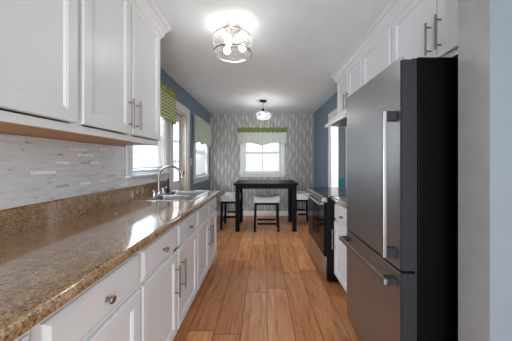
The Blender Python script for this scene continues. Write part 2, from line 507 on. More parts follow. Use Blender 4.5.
# the next room, seen through the doorway
struct('wall_side_room', MB().box(4.0, 4.15, 2.0, 8.0, 0, ZC), MT['pale_blue'])
struct('wall_end_room', MB().box(XR + 0.13, 4.0, 7.6, 7.75, 0, ZC), MT['pale_blue'])
struct('baseboard_back', MB().prism([(YB, 0), (YB - 0.016, 0), (YB - 0.016, 0.085), (YB - 0.008, 0.105), (YB, 0.105)], 'x', XL, XR), MT['trim'])
struct('baseboard_left', MB().prism([(XL, 0), (XL + 0.016, 0), (XL + 0.016, 0.085), (XL + 0.008, 0.105), (XL, 0.105)], 'y', 3.80, YB - 0.017), MT['trim'])
struct('baseboard_right', MB().prism([(XR, 0), (XR - 0.016, 0), (XR - 0.016, 0.085), (XR - 0.008, 0.105), (XR, 0.105)], 'y', 4.10, YB - 0.017), MT['trim'])

# tiled backsplash
struct('trim_1', MB().box(XL, XL + 0.008, YN, 2.03, 1.0451, 1.412), MT['tile'])
# white board behind the sink under the window apron
# ------------------------------------------------------------------ windows and doors
def side_window(name, w, sx, wall_t=0.15, mull=True, cas=0.09, apron=0.09):
    """window in a wall whose room face is x = XL (sx=+1 room is on +x)"""
    y0, y1, z0, z1 = w
    r = thing(name, None, None, (XL, (y0 + y1) / 2, z0)); r['kind'] = 'structure'
    f = MB()
    xo = XL + 0.018
    f.box(XL, xo, y0 - cas, y0, z0 - 0.01, z1 + cas); f.box(XL, xo, y1, y1 + cas, z0 - 0.01, z1 + cas); f.box(XL, xo, y0, y1, z1, z1 + cas)
    f.build('window_casing', MT['trim'], r, bevel=0.004)
    s = MB().box(XL - 0.10, XL + 0.05, y0 - cas - 0.015, y1 + cas + 0.015, z0 - 0.035, z0 - 0.01)
    s.build('window_sill', MT['trim'], r, bevel=0.006)
    if apron: MB().box(XL, XL + 0.014, y0 - cas, y1 + cas, z0 - 0.035 - apron, z0 - 0.035).build('window_apron', MT['trim'], r, bevel=0.003)
    j = MB()
    xi = XL - wall_t
    j.box(xi, XL, y0, y0 + 0.012, z0 - 0.01, z1); j.box(xi, XL, y1 - 0.012, y1, z0 - 0.01, z1); j.box(xi, XL, y0 + 0.012, y1 - 0.012, z1 - 0.012, z1)
    j.build('window_jamb', MT['trim'], r)
    zm = (z0 + z1) / 2
    for (za, zb, xx) in ((z0 - 0.01, zm + 0.02, XL - 0.085), (zm - 0.02, z1 - 0.012, XL - 0.115)):
        q = MB(); a0, a1 = y0 + 0.013, y1 - 0.013; w_ = 0.042
        q.box(xx - 0.028, xx, a0, a0 + w_, za, zb); q.box(xx - 0.028, xx, a1 - w_, a1, za, zb)
        q.box(xx - 0.028, xx, a0 + w_, a1 - w_, za, za + w_); q.box(xx - 0.028, xx, a0 + w_, a1 - w_, zb - w_, zb)
        sash = q.build('window_sash', MT['trim'], r)
        MB().box(xx - 0.017, xx - 0.012, a0 + w_, a1 - w_, za + w_, zb - w_).build('window_pane', MT['glass'], sash)
    return r
side_window('window_1', W1, 1)
side_window('window_2', W2, 1)

# back window
x0, x1, z0, z1 = WB
r = thing('window_3', None, None, (0, YB, z0)); r['kind'] = 'structure'
cas = 0.075
f = MB(); f.box(x0 - cas, x0, YB - 0.018, YB, z0 - 0.01, z1 + cas); f.box(x1, x1 + cas, YB - 0.018, YB, z0 - 0.01, z1 + cas); f.box(x0, x1, YB - 0.018, YB, z1, z1 + cas)
f.build('window_casing', MT['trim'], r, bevel=0.004)
MB().box(x0 - cas - 0.03, x1 + cas + 0.03, YB - 0.05, YB + 0.10, z0 - 0.04, z0 - 0.01).build('window_sill', MT['trim'], r, bevel=0.006)
MB().box(x0 - cas, x1 + cas, YB - 0.014, YB, z0 - 0.10, z0 - 0.04).build('window_apron', MT['trim'], r, bevel=0.003)
j = MB(); j.box(x0, x0 + 0.012, YB, YB + 0.15, z0 - 0.01, z1); j.box(x1 - 0.012, x1, YB, YB + 0.15, z0 - 0.01, z1); j.box(x0 + 0.012, x1 - 0.012, YB, YB + 0.15, z1 - 0.012, z1)
j.build('window_jamb', MT['trim'], r)
zm = z0 + 0.475
for (za, zb, yy) in ((z0 - 0.01, zm + 0.02, YB + 0.065), (zm - 0.02, z1 - 0.012, YB + 0.097)):
    q = MB(); a0, a1 = x0 + 0.013, x1 - 0.013; w_ = 0.045
    q.box(a0, a0 + w_, yy, yy + 0.028, za, zb); q.box(a1 - w_, a1, yy, yy + 0.028, za, zb)
    q.box(a0 + w_, a1 - w_, yy, yy + 0.028, za, za + w_); q.box(a0 + w_, a1 - w_, yy, yy + 0.028, zb - w_, zb)
    xm = (a0 + a1) / 2
    sash = q.build('window_sash', MT['trim'], r)
    MB().box(xm - 0.015, xm + 0.015, yy + 0.004, yy + 0.024, za + w_, zb - w_).build('muntin', MT['trim'], sash)
    MB().box(a0 + w_, xm - 0.015, yy + 0.012, yy + 0.016, za + w_, zb - w_).build('window_pane', MT['glass'], sash)
    MB().box(xm + 0.015, a1 - w_, yy + 0.012, yy + 0.016, za + w_, zb - w_).build('window_pane', MT['glass'], sash)

# glazed back door on the left wall
y0, y1, z0, z1 = D1
r = thing('door_1', None, None, (XL, (y0 + y1) / 2, 0)); r['kind'] = 'structure'
f = MB(); c_ = 0.11
f.box(XL, XL + 0.02, y0 - c_, y0, 0, z1 + c_); f.box(XL, XL + 0.02, y1, y1 + c_, 0, z1 + c_); f.box(XL, XL + 0.02, y0, y1, z1, z1 + c_)
f.build('door_casing', MT['trim'], r, bevel=0.004)
j = MB(); j.box(XL - 0.15, XL, y0, y0 + 0.02, 0, z1); j.box(XL - 0.15, XL, y1 - 0.02, y1, 0, z1); j.box(XL - 0.15, XL, y0 + 0.02, y1 - 0.02, z1 - 0.02, z1)
j.build('door_jamb', MT['tan'], r)
a0, a1 = y0 + 0.021, y1 - 0.021; xd0, xd1 = XL - 0.13, XL - 0.09
q = MB(); st = 0.085
q.box(xd0, xd1, a0, a0 + st, 0.005, z1 - 0.022); q.box(xd0, xd1, a1 - st, a1, 0.005, z1 - 0.022)
q.box(xd0, xd1, a0 + st, a1 - st, z1 - 0.14, z1 - 0.022); q.box(xd0, xd1, a0 + st, a1 - st, 0.005, 0.20); q.box(xd0, xd1, a0 + st, a1 - st, 0.86, 0.98)
leaf = q.build('door_leaf', MT['trim'], r, bevel=0.003)
MB().box(xd0 + 0.012, xd1 - 0.012, a0 + st, a1 - st, 0.20, 0.86).build('door_panel', MT['trim'], r)
g0, g1, h0, h1 = a0 + st, a1 - st, 0.98, z1 - 0.14
mt = MB()
for k in (1, 2): mt.box(xd0 + 0.008, xd1 - 0.004, g0 + (g1 - g0) * k / 3 - 0.009, g0 + (g1 - g0) * k / 3 + 0.009, h0, h1)
for k in (1, 2): mt.box(xd0 + 0.009, xd1 - 0.005, g0, g1, h0 + (h1 - h0) * k / 3 - 0.009, h0 + (h1 - h0) * k / 3 + 0.009)
mt.build('muntin', MT['trim'], leaf)
MB().box(xd0 + 0.018, xd0 + 0.022, g0, g1, h0, h1).build('door_pane', MT['glass'], leaf)
MB().lathe([(0.026, 0), (0.026, 0.006), (0.010, 0.010), (0.010, 0.035), (0.024, 0.042), (0.028, 0.056), (0.022, 0.068), (0.004, 0.072)], (xd1, a1 - 0.042, 1.10), 'x').build('door_knob', MT['brass'], r, smooth=True)

# doorway casing on the right wall (open, next room beyond)
y0, y1, z0, z1 = DR
r = thing('door_2', None, None, (XR, (y0 + y1) / 2, 0)); r['kind'] = 'structure'
f = MB(); c_ = 0.095
f.box(XR - 0.02, XR, y0 - c_, y0, 0, z1 + c_); f.box(XR - 0.02, XR, y1, y1 + c_, 0, z1 + c_); f.box(XR - 0.02, XR, y0, y1, z1, z1 + c_)
f.build('door_casing', MT['trim'], r, bevel=0.004)
j = MB(); j.box(XR, XR + 0.13, y0, y0 + 0.02, 0, z1); j.box(XR, XR + 0.13, y1 - 0.02, y1, 0, z1); j.box(XR, XR + 0.13, y0 + 0.02, y1 - 0.02, z1 - 0.02, z1)
j.build('door_jamb', MT['trim'], r)

# house next door, seen through the back window
hs = thing('neighbour_house', 'white clapboard wall of the house outside the dining window', 'house', (0.4, 9.0, -0.2))
mb = MB()
for k in range(22):
    za = -0.2 + k * 0.16
    mb.prism([(9.0, za), (8.985, za), (9.0, za + 0.16), (9.2, za + 0.16), (9.2, za)], 'x', -4, 4)
mb.build('siding', MT['siding'], hs)

# ------------------------------------------------------------------ cabinet pieces
def panel_rings(mb, u0, u1, z0, z1, prof, face, sgn):
    """nested rectangles on a plane x = face, standing out towards sgn"""
    rings = []
    for inset, h in prof:
        a0, a1, b0, b1 = u0 + inset, u1 - inset, z0 + inset, z1 - inset
        xx = face + sgn * h
        rings.append([(xx, a0, b0), (xx, a1, b0), (xx, a1, b1), (xx, a0, b1)])
    mb.loft(rings)
DOOR = [(0, 0.0005), (0, 0.015), (0.004, 0.0195), (0.053, 0.0195), (0.056, 0.017), (0.060, 0.017), (0.068, 0.010), (0.072, 0.010)]
DRAWER = [(0, 0.0005), (0, 0.010), (0.004, 0.013), (0.016, 0.0195), (0.02, 0.0195)]

def pull(parent, face, sgn, y, za, zb):
    d = face + sgn * 0.0195
    mb = MB(); bx = d + sgn * 0.032
    mb.tube([(bx, y, za), (bx, y, zb)], 0.006, 12)
    for zz in (za + 0.026, zb - 0.026):
        mb.tube([(d - sgn * 0.0005, y, zz), (bx, y, zz)], 0.0045, 10)
    return mb.build('handle', MT['nickel'], parent, smooth=True)
def knob(parent, face, sgn, y, z):
    d = face + sgn * 0.019
    pr = [(0.009, 0), (0.009, 0.003), (0.0055, 0.006), (0.0055, 0.014), (0.013, 0.019), (0.0155, 0.025), (0.012, 0.030), (0.003, 0.032)]
    return MB().lathe([(a, sgn * h) for a, h in pr], (d, y, z), 'x', 20).build('knob', MT['nickel'], parent, smooth=True)

def carcass(mb, wall, face, sgn, y0, y1, z0, z1, top=True, ft=0.0):
    """open box cabinet from five boards; face is the frame plane"""
    t = 0.018; xa, xb = wall, face
    mb.box(xa, xb, y0, y0 + t, z0, z1); mb.box(xa, xb, y1 - t, y1, z0, z1)
    mb.box(xa, xb, y0 + t, y1 - t, z0, z0 + t)
    if top: mb.box(xa, xb, y0 + t, y1 - t, z1 - t, z1)
    mb.box(wall, wall + sgn * 0.008, y0 + t, y1 - t, z0 + t, z1 - (t if top else 0))
def face_frame(mb, face, sgn, y0, y1, z0, z1, posts=(), rails=()):
    b = face - sgn * 0.019; w = 0.03
    mb.box(b, face, y0, y0 + w, z0, z1); mb.box(b, face, y1 - w, y1, z0, z1)
    mb.box(b, face, y0 + w, y1 - w, z0, z0 + 0.035); mb.box(b, face, y0 + w, y1 - w, z1 - 0.035, z1)
    for p in posts: mb.box(b, face, p - 0.03, p + 0.03, z0 + 0.035, z1 - 0.035)
    for q in rails: mb.box(b, face, y0 + w, y1 - w, q - 0.018, q + 0.018)

def base_cabinet(label, wall, face, sgn, y0, y1, bays, group, knobs=True):
    """bays: list of (ya, yb, handle_y); a drawer over a door in each"""
    r = thing('base_cabinet', label, 'cabinet', ((wall + face) / 2, (y0 + y1) / 2, 0), group)
    mb = MB(); carcass(mb, wall, face - sgn * 0.019, sgn, y0, y1, 0.10, 0.874, top=False)
    face_frame(mb, face, sgn, y0, y1, 0.10, 0.874, posts=[(bays[i][1] + bays[i + 1][0]) / 2 for i in range(len(bays) - 1)], rails=(0.684,))
    mb.build('cabinet_body', MT['base_white'], r)
    MB().box(face - sgn * 0.095, face - sgn * 0.08, y0, y1, 0.0, 0.10).build('toe_kick', MT['base_white'], r)
    for (ya, yb, hy) in bays:
        d = MB(); panel_rings(d, ya, yb, 0.695, 0.840, DRAWER, face, sgn)
        dr = d.build('drawer', MT['base_white'], r)
        if knobs: knob(dr, face, sgn, (ya + yb) / 2, 0.765)
        d = MB(); panel_rings(d, ya, yb, 0.120, 0.672, DOOR, face, sgn)
        do = d.build('door', MT['base_white'], r)
        if hy is not None: pull(do, face, sgn, hy, 0.385, 0.59)
    return r

def wall_cabinet(label, wall, face, sgn, y0, y1, z0, z1, bays, group, hz, dz0=0.042, under=True):
    r = thing('wall_cabinet', label, 'cabinet', ((wall + face) / 2, (y0 + y1) / 2, z0), group)
    mb = MB(); zz = z0 + 0.008
    carcass(mb, wall, face - sgn * 0.019, sgn, y0, y1, zz, z1)
    face_frame(mb, face, sgn, y0, y1, z0, z1, posts=[(bays[i][1] + bays[i + 1][0]) / 2 for i in range(len(bays) - 1)])
    mb.build('cabinet_body', MT['white'], r)
    if under:
        MB().box(wall, face - sgn * 0.02, y0, y1, z0 + 0.002, z0 + 0.0078).build('bottom_panel', MT['wood_under'], r)
    for (ya, yb, hy) in bays:
        d = MB(); panel_rings(d, ya, yb, z0 + dz0, z1 - 0.03, DOOR, face, sgn)
        do = d.build('door', MT['white'], r)
        if hy is not None: pull(do, face, sgn, hy, hz[0], hz[1])
    return r

# left base run
FL = -0.60
XLT = XL + 0.003
GL = 'white base cabinets along the left wall'
base_cabinet('white base cabinet at the near end of the left counter, cut by the frame', XLT, FL, 1, 0.02, 0.572, [(0.03, 0.560, None)], GL)
base_cabinet('single-door white base cabinet with one knob drawer, nearest whole one on the left', XLT, FL, 1, 0.574, 1.062, [(0.594, 1.052, 0.64)], GL)
base_cabinet('white base cabinet with two knob drawers over two doors, just before the sink', XLT, FL, 1, 1.064, 1.970, [(1.076, 1.510, 1.465), (1.528, 1.960, 1.573)], GL)
base_cabinet('white sink base cabinet with two doors under the steel sink', XLT, FL, 1, 1.972, 2.800, [(1.985, 2.380, 2.338), (2.398, 2.790, 2.440)], GL, knobs=False)

# left worktop with a sink cut-out
w = thing('countertop', 'long brown speckled countertop on the left base cabinets', 'countertop', (-0.9, 1.4, 0.875))
CY0, CY1 = -0.05, 2.815
SX0, SX1, SY0, SY1 = -1.150, -0.670, 2.07, 2.72
mb = MB()
prof = [(-0.66, 0.875), (-0.558, 0.875), (-0.552, 0.879), (-0.550, 0.886), (-0.550, 0.903), (-0.553, 0.910), (-0.560, 0.9145), (-0.568, 0.915), (-0.66, 0.915)]
mb.prism(prof, 'y', CY0, CY1)
mb.box(XL, -0.66, CY0, SY0, 0.875, 0.915); mb.box(XL, -0.66, SY1, CY1, 0.875, 0.915)
mb.box(XL, SX0, SY0, SY1, 0.875, 0.915); mb.box(SX1, -0.66, SY0, SY1, 0.875, 0.915)
mb.build('worktop', MT['granite'], w, smooth=True)
mb = MB(); mb.prism([(XL, 0.915), (XL + 0.02, 0.915), (XL + 0.02, 1.036), (XL + 0.014, 1.044), (XL, 1.044)], 'y', CY0, CY1)
mb.build('splash_strip', MT['granite'], w)

# sink
s = thing('kitchen_sink', 'stainless steel double-bowl sink set in the brown countertop', 'sink', (-0.9, 2.4, 0.915))
mb = MB()
RX0, RX1, RY0, RY1, RZ = -1.205, -0.645, 2.045, 2.745, 0.9195
B = [(-1.085, -0.69, 2.09, 2.385), (-1.085, -0.69, 2.415, 2.70)]
xs = sorted({RX0, RX1, B[0][0], B[0][1]}); ys = sorted({RY0, RY1, 2.09, 2.385, 2.415, 2.70})
for i in range(len(xs) - 1):
    for k in range(len(ys) - 1):
        cx, cy = (xs[i] + xs[i + 1]) / 2, (ys[k] + ys[k + 1]) / 2
        if any(b[0] < cx < b[1] and b[2] < cy < b[3] for b in B): continue
        mb.box(xs[i], xs[i + 1], ys[k], ys[k + 1], 0.9152, RZ)
mb.build('rim', MT['sinksteel'], s, bevel=0.0015)
for b in B:
    mb = MB()
    def rr(a0, a1, b0, b1, z, rad, n=5):
        out = []
        for (cx, cy, st) in ((a1 - rad, b1 - rad, 0), (a0 + rad, b1 - rad, PI / 2), (a0 + rad, b0 + rad, PI), (a1 - rad, b0 + rad, 1.5 * PI)):
            for q in range(n + 1):
                t = st + PI / 2 * q / n; out.append((cx + rad * math.cos(t), cy + rad * math.sin(t), z))
        return out
    x0, x1, y0, y1 = b
    e = 0.0002
    rings = [rr(x0 + e, x1 - e, y0 + e, y1 - e, RZ - 0.0005, 0.004), rr(x0 + .006, x1 - .006, y0 + .006, y1 - .006, RZ - 0.006, 0.03), rr(x0 + .012, x1 - .012, y0 + .012, y1 - .012, 0.78, 0.045), rr(x0 + .03, x1 - .03, y0 + .03, y1 - .03, 0.752, 0.05), rr(x0 + .12, x1 - .12, y0 + .1, y1 - .1, 0.748, 0.02)]
    mb.loft(rings, cap0=False)
    bo = mb.build('bowl', MT['shaded_steel'], s, smooth=True)
    MB().lathe([(0.038, 0), (0.038, 0.003), (0.028, 0.004), (0.024, 0.001)], ((x0 + x1) / 2, (y0 + y1) / 2, 0.7485)).build('drain', MT['chrome'], bo, smooth=True)

# faucet on the sink's rear deck
fx, fy, fz = -1.135, 2.42, RZ
f = thing('faucet', 'gooseneck nickel kitchen faucet standing behind the double sink', 'faucet', (fx, fy, fz))
mb = MB(); mb.prism([(fx + 0.027 * math.cos(t) , fy + (0.10 if math.sin(t) > 0 else -0.10) + 0.027 * math.sin(t)) for t in [2 * PI * k / 24 for k in range(24)]], 'z', fz, fz + 0.012)
mb.build('deck_plate', MT['chrome'], f, bevel=0.003)
mb = MB(); mb.lathe([(0.024, 0.0122), (0.024, 0.03), (0.017, 0.045), (0.015, 0.06)], (fx, fy, fz))
mb.build('faucet_body', MT['chrome'], f, smooth=True)
pts = [(fx, fy, fz + 0.05 + 0.025 * k) for k in range(7)]
R = 0.125
for k in range(1, 15):
    a = PI * k / 14 * 0.95
    pts.append((fx + R - R * math.cos(a), fy, fz + 0.20 + R * math.sin(a) * 0.86))
pts.append((pts[-1][0] + 0.004, fy, pts[-1][2] - 0.02))
MB().tube(pts, 0.0115, 14).build('spout', MT['nickel'], f, smooth=True)
e = pts[-1]
MB().lathe([(0.0125, 0.004), (0.0145, -0.002), (0.0145, -0.022), (0.012, -0.026)], e).build('aerator', MT['chrome'], f, smooth=True)
for sg in (-1, 1):
    mb = MB(); yy = fy + sg * 0.10
    mb.lathe([(0.022, 0.0122), (0.022, 0.028), (0.016, 0.04), (0.016, 0.056), (0.006, 0.062)], (fx, yy, fz))
    mb.tube([(fx, yy, fz + 0.05), (fx + 0.012, yy + sg * 0.03, fz + 0.062), (fx + 0.016, yy + sg * 0.07, fz + 0.068)], [0.008, 0.007, 0.0055], 10)
    mb.build('tap_handle', MT['chrome'], f, smooth=True)
sp = thing('side_sprayer', 'dark-topped sink sprayer standing beyond the gooseneck faucet', 'sprayer', (fx, 2.66, fz))
MB().lathe([(0.024, 0.0), (0.024, 0.008), (0.017, 0.014), (0.015, 0.05)], (fx, 2.66, fz)).build('base', MT['bronze'], sp, smooth=True)
MB().lathe([(0.012, 0.0505), (0.012, 0.08), (0.013, 0.12), (0.014, 0.155), (0.009, 0.162)], (fx, 2.66, fz)).build('spray_head', MT['rubber'], sp, smooth=True)

# left wall cabinets
FU = -0.875
ZU = 1.413; ZT = 2.372
GU = 'white wall cabinets over the left counter'
wall_cabinet('big white wall cabinet at the near left, its door cut by the frame', XL, FU, 1, 0.20, 1.040, ZU, ZT, [(0.22, 0.61, None), (0.63, 1.028, None)], GU, (1.49, 1.68))
wall_cabinet('white two-door wall cabinet with paired bar pulls, beside the sink window', XL, FU, 1, 1.042, 1.860, ZU, ZT, [(1.058, 1.446, 1.415), (1.462, 1.852, 1.495)], GU, (1.49, 1.68))
def crown(name, label, face, sgn, y0, y1, ret, mat, wall):
    """crown moulding along the top of the cabinets, with a return on the far end"""
    pr = [(0.0, 2.300), (0.010, 2.300), (0.014, 2.318), (0.030, 2.340), (0.038, 2.372), (0.058, 2.402), (0.072, 2.410), (0.074, 2.4395), (0.0, 2.4395)]
    pts0, pts1, pts2 = [], [], []
    for d, z in pr:
        pts0.append((face + sgn * d, y0, z)); pts1.append((face + sgn * d, y1 + d, z)); pts2.append((wall, y1 + d, z))
    mb = MB(); mb.loft([pts0, pts1]); mb.loft([[(face, p[1], p[2]) if False else p for p in pts1], pts2])
    t = mb.build(name, mat)
    return tag(t, label, 'moulding')
crown('crown_moulding', 'white crown moulding over the left wall cabinets at the ceiling', FU, 1, 0.20, 1.861, True, MT['white'], XL)

# right wall cabinets
FR = 1.0
GR = 'white wall cabinets along the right wall'
wall_cabinet('short white wall cabinet above the range hood', XR, FR, -1, 2.215, 2.950, 1.822, ZT, [(2.228, 2.575, 2.60 - 0.06), (2.590, 2.938, 2.625)], GR, (1.89, 2.08), 0.03, False)
wall_cabinet('tall single-door white wall cabinet between range hood and fridge', XR, FR, -1, 1.708, 2.213, ZU, ZT, [(1.722, 2.200, 1.765)], GR, (1.49, 1.68))
wall_cabinet('white two-door wall cabinet above the fridge', XR, FR, -1, 0.97, 1.706, 1.830, ZT, [(0.98, 1.252, 1.222), (1.266, 1.694, 1.296)], GR, (1.895, 2.085), 0.03, False)
crown('crown_moulding', 'white crown moulding over the right wall cabinets at the ceiling', FR, -1, 0.97, 2.951, True, MT['white'], XR)

# right base cabinet and counter
base_cabinet('white base cabinet squeezed between range and fridge', XR, 0.755, -1, 1.79, 2.315, [(1.80, 2.300, 2.255)], None)
w = thing('countertop', 'short brown countertop between the black range and the fridge', 'countertop', (0.96, 2.05, 0.875))
prof = [(XR, 0.875), (0.722, 0.875), (0.716, 0.879), (0.714, 0.886), (0.714, 0.903), (0.717, 0.910), (0.724, 0.9145), (0.732, 0.915), (XR, 0.915)]
MB().prism(prof, 'y', 1.785, 2.318).build('worktop', MT['granite'], w, smooth=True)
MB().box(XR - 0.02, XR, 1.785, 2.318, 0.9151, 1.0).build('splash_strip', MT['granite'], w)

# ------------------------------------------------------------------ refrigerator
fr = thing('refrigerator', 'tall dark stainless refrigerator with a bottom freezer drawer', 'refrigerator', (0.95, 1.40, 0))
FY0, FY1 = 1.052, 1.75
FXF, FXB, FXW = 0.656, 0.728, 1.19
mb = MB(); mb.box(0.738, FXW, FY0 + 0.004, FY1 - 0.004, 0.03, 1.775)
mb.build('cabinet', MT['fridge_side'], fr, bevel=0.004)
MB().box(FXB, 0.738, FY0 + 0.012, FY1 - 0.012, 0.06, 1.762).build('gasket', MT['rubber'], fr)
mb = MB(); mb.box(0.76, 1.16, FY0 + 0.03, FY1 - 0.03, 0.0, 0.03); mb.build('base_grille', MT['rubber'], fr)
def fdoor(name, z0, z1):
    e = 0.010
    mb = MB()
    vs = [(FXF, FY0 + e, z0), (FXF + e * .9, FY0, z0), (FXB, FY0, z0), (FXB, FY1, z0), (FXF + e * .9, FY1, z0), (FXF, FY1 - e, z0)]
    vt = [(a, b, z1) for a, b, _ in vs]
    n = 6
    mb.add(vs + vt, [(5, 0, 6, 11)], 0)
    mb.add(vs + vt, [(0, 1, 7, 6), (1, 2, 8, 7), (2, 3, 9, 8), (3, 4, 10, 9), (4, 5, 11, 10), (5, 4, 3, 2, 1, 0), (6, 7, 8, 9, 10, 11)], 1)
    return mb.build(name, [MT['fridge'], MT['fridge_edge']], fr, bevel=0.0015)
d1 = fdoor('door', 0.757, 1.762)
MB().box(FXF + 0.0005, FXF + 0.02, FY0 + 0.009, FY1 - 0.009, 1.762, 1.778).build('door_top_lip', MT['fridge'], d1, bevel=0.002)
d2 = fdoor('freezer_drawer', 0.075, 0.745)
def fhandle(par, p0, p1, axis):
    bx0, bx1 = 0.588, 0.606
    mb = MB()
    if axis == 'z': mb.box(bx0, bx1, p0[0] - 0.014, p0[0] + 0.014, p0[1], p1[1])
    else: mb.box(bx0, bx1, p0[0], p1[0], p0[1] - 0.014, p0[1] + 0.014)
    h = mb.build('handle', MT['handle_steel'], par, bevel=0.003)
    if axis == 'z':
        for zz in (p0[1] + 0.024, p1[1] - 0.024): MB().box(bx1 + 0.0002, FXF - 0.0002, p0[0] - 0.015, p0[0] + 0.015, zz - 0.024, zz + 0.024).build('handle_mount', MT['fridge_edge'], h, bevel=0.002)
    else:
        for yy in (p0[0] + 0.024, p1[0] - 0.024): MB().box(bx1 + 0.0002, FXF - 0.0002, yy - 0.024, yy + 0.024, p0[1] - 0.015, p0[1] + 0.015).build('handle_mount', MT['fridge_edge'], h, bevel=0.002)
fhandle(d1, (1.098, 0.805), (1.098, 1.525), 'z')
fhandle(d2, (1.078, 0.690), (1.715, 0.690), 'y')
mb = MB(); mb.box(0.715, 0.737, FY0 + 0.012, FY0 + 0.05, 1.7622, 1.773)
mb.build('hinge_cover', MT['rubber'], fr, bevel=0.003)

# ------------------------------------------------------------------ range
rg = thing('kitchen_range', 'black electric range with stainless trim beside the white base cabinet', 'range', (0.9, 2.74, 0))
RY0, RY1 = 2.325, 3.145
mb = MB(); mb.box(0.672, 1.20, RY0, RY1, 0.03, 0.902); mb.box(0.70, 1.19, RY0 + 0.03, RY1 - 0.03, 0, 0.03)
mb.build('oven_body', MT['black'], rg, bevel=0.003)
ct = MB().box(0.640, 1.205, RY0 - 0.003, RY1 + 0.003, 0.9022, 0.918).build('cooktop', MT['cook_glass'], rg, bevel=0.004)
for (bx, by, br_) in ((0.80, 2.53, 0.10), (0.80, 2.93, 0.08), (1.06, 2.53, 0.08), (1.06, 2.93, 0.10)):
    MB().lathe([(br_, 0.0), (br_, 0.0006), (br_ - 0.006, 0.0006), (br_ - 0.006, 0.0)], (bx, by, 0.9181), n=40, cap0=False, cap1=False).build('burner_ring', MT['mesh_grey'], ct)
cp = MB().prism([(0.6715, 0.902), (0.634, 0.900), (0.622, 0.868), (0.622, 0.852), (0.6715, 0.852)], 'y', RY0 + 0.002, RY1 - 0.002).build('control_panel', MT['steel'], rg, bevel=0.002)
MB().prism([(0.6335, 0.8935), (0.6300, 0.8935), (0.6220, 0.872), (0.6255, 0.872)], 'y', RY0 + 0.05, RY1 - 0.05).build('control_display', MT['black_glass'], cp)
od = MB().box(0.640, 0.6715, RY0 + 0.004, RY1 - 0.004, 0.285, 0.849).build('oven_door', MT['black_glass'], rg, bevel=0.004)
MB().box(0.6385, 0.6398, RY0 + 0.10, RY1 - 0.10, 0.36, 0.70).build('oven_window', MT['black_glass'], od)
mb = MB(); mb.tube([(0.598, RY0 + 0.03, 0.830), (0.598, RY1 - 0.03, 0.830)], 0.013, 12)
for yy in (RY0 + 0.05, RY1 - 0.05): mb.box(0.588, 0.6398, yy - 0.012, yy + 0.012, 0.821, 0.839)
mb.build('oven_handle', MT['steel'], od, smooth=True)
MB().box(0.640, 0.6715, RY0 + 0.004, RY1 - 0.004, 0.045, 0.278).build('storage_drawer', MT['steel'], rg, bevel=0.004)

# range hood
hd = thing('range_hood', 'white range hood with a slanted visor under the short cabinet', 'hood', (1.0, 2.56, 1.70))
HY0, HY1 = 2.225, 2.90
MB().box(0.875, XR, HY0, HY1, 1.742, 1.8215).build('hood_body', MT['hood'], hd, bevel=0.004)
MB().prism([(0.8745, 1.800), (0.815, 1.762), (0.805, 1.742), (0.805, 1.722), (0.812, 1.718), (0.8745, 1.738)], 'y', HY0, HY1).build('visor', MT['hood'], hd, bevel=0.003)
MB().box(0.89, XR - 0.02, HY0 + 0.02, HY1 - 0.02, 1.7345, 1.7418).build('filter', MT['mesh_grey'], hd)

# ------------------------------------------------------------------ ceiling lights
lx, ly = -0.262, 1.92
cl = thing('ceiling_light', 'drum-cage flush ceiling light with three lit bulbs', 'light', (lx, ly, ZC))
MB().lathe([(0.075, -0.0002), (0.075, -0.012), (0.066, -0.026), (0.03, -0.030)], (lx, ly, ZC)).build('canopy', MT['light_nickel'], cl, smooth=True)
MB().lathe([(0.010, -0.030), (0.010, -0.115), (0.030, -0.118), (0.030, -0.130), (0.008, -0.136)], (lx, ly, ZC)).build('stem', MT['light_nickel'], cl, smooth=True)
RD = 0.160; ZT1, ZB1 = 2.345, 2.213
def ring(zz, h, rad=RD):
    return MB().lathe([(rad, zz - h / 2), (rad + 0.003, zz - h / 2), (rad + 0.003, zz + h / 2), (rad, zz + h / 2), (rad, zz - h / 2)], (lx, ly, 0), n=48, cap0=False, cap1=False)
ring(ZT1, 0.008).build('top_ring', MT['nickel'], cl, smooth=True)
ring(ZB1, 0.012).build('bottom_ring', MT['nickel'], cl, smooth=True)
mb = MB()
for k in range(3):
    a = 2 * PI * k / 3 + 0.4
    mb.tube([(lx, ly, ZT1 + 0.015), (lx + RD * math.cos(a), ly + RD * math.sin(a), ZT1)], 0.003, 8)
mb.build('spokes', MT['light_nickel'], cl, smooth=True)
mb = MB()
for k in range(6):
    a = 2 * PI * k / 6 + 0.2
    for dirn in (1, -1):
        pts = []
        for q in range(9):
            t = a + dirn * q / 8 * 2 * PI / 6 * 1.5
            pts.append((lx + (RD + 0.0015) * math.cos(t), ly + (RD + 0.0015) * math.sin(t), ZB1 + (ZT1 - ZB1) * q / 8))
        mb.tube(pts, 0.0014, 6)
mb.build('wire_lattice', MT['light_nickel'], cl, smooth=True)
MB().lathe([(RD - 0.004, ZB1), (RD - 0.004, ZT1)], (lx, ly, 0), n=48, cap0=False, cap1=False).build('glass_drum', MT['clear'], cl, smooth=True)
for k in range(3):
    a = 2 * PI * k / 3 - PI / 2 - 0.3
    c, s_ = math.cos(a), math.sin(a)
    MB().tube([(lx + 0.025 * c, ly + 0.025 * s_, ZC - 0.124), (lx + 0.06 * c, ly + 0.06 * s_, ZC - 0.145)], 0.013, 12).build('socket', MT['light_nickel'], cl, smooth=True)
    MB().sphere((lx + 0.085 * c, ly + 0.085 * s_, ZC - 0.170), 0.030).build('bulb', MT['bulb'], cl, smooth=True)
def point(name, loc, w, rad, col=(1, 0.97, 0.93)):
    l = bpy.data.lights.new(name, 'POINT'); l.energy = w; l.shadow_soft_size = rad; l.color = col
    o = bpy.data.objects.new(name, l); COL.objects.link(o); o.location = loc; return o
p = point('ceiling_light_lamp', (lx, ly, ZC - 0.225), BULB_W, 0.05)

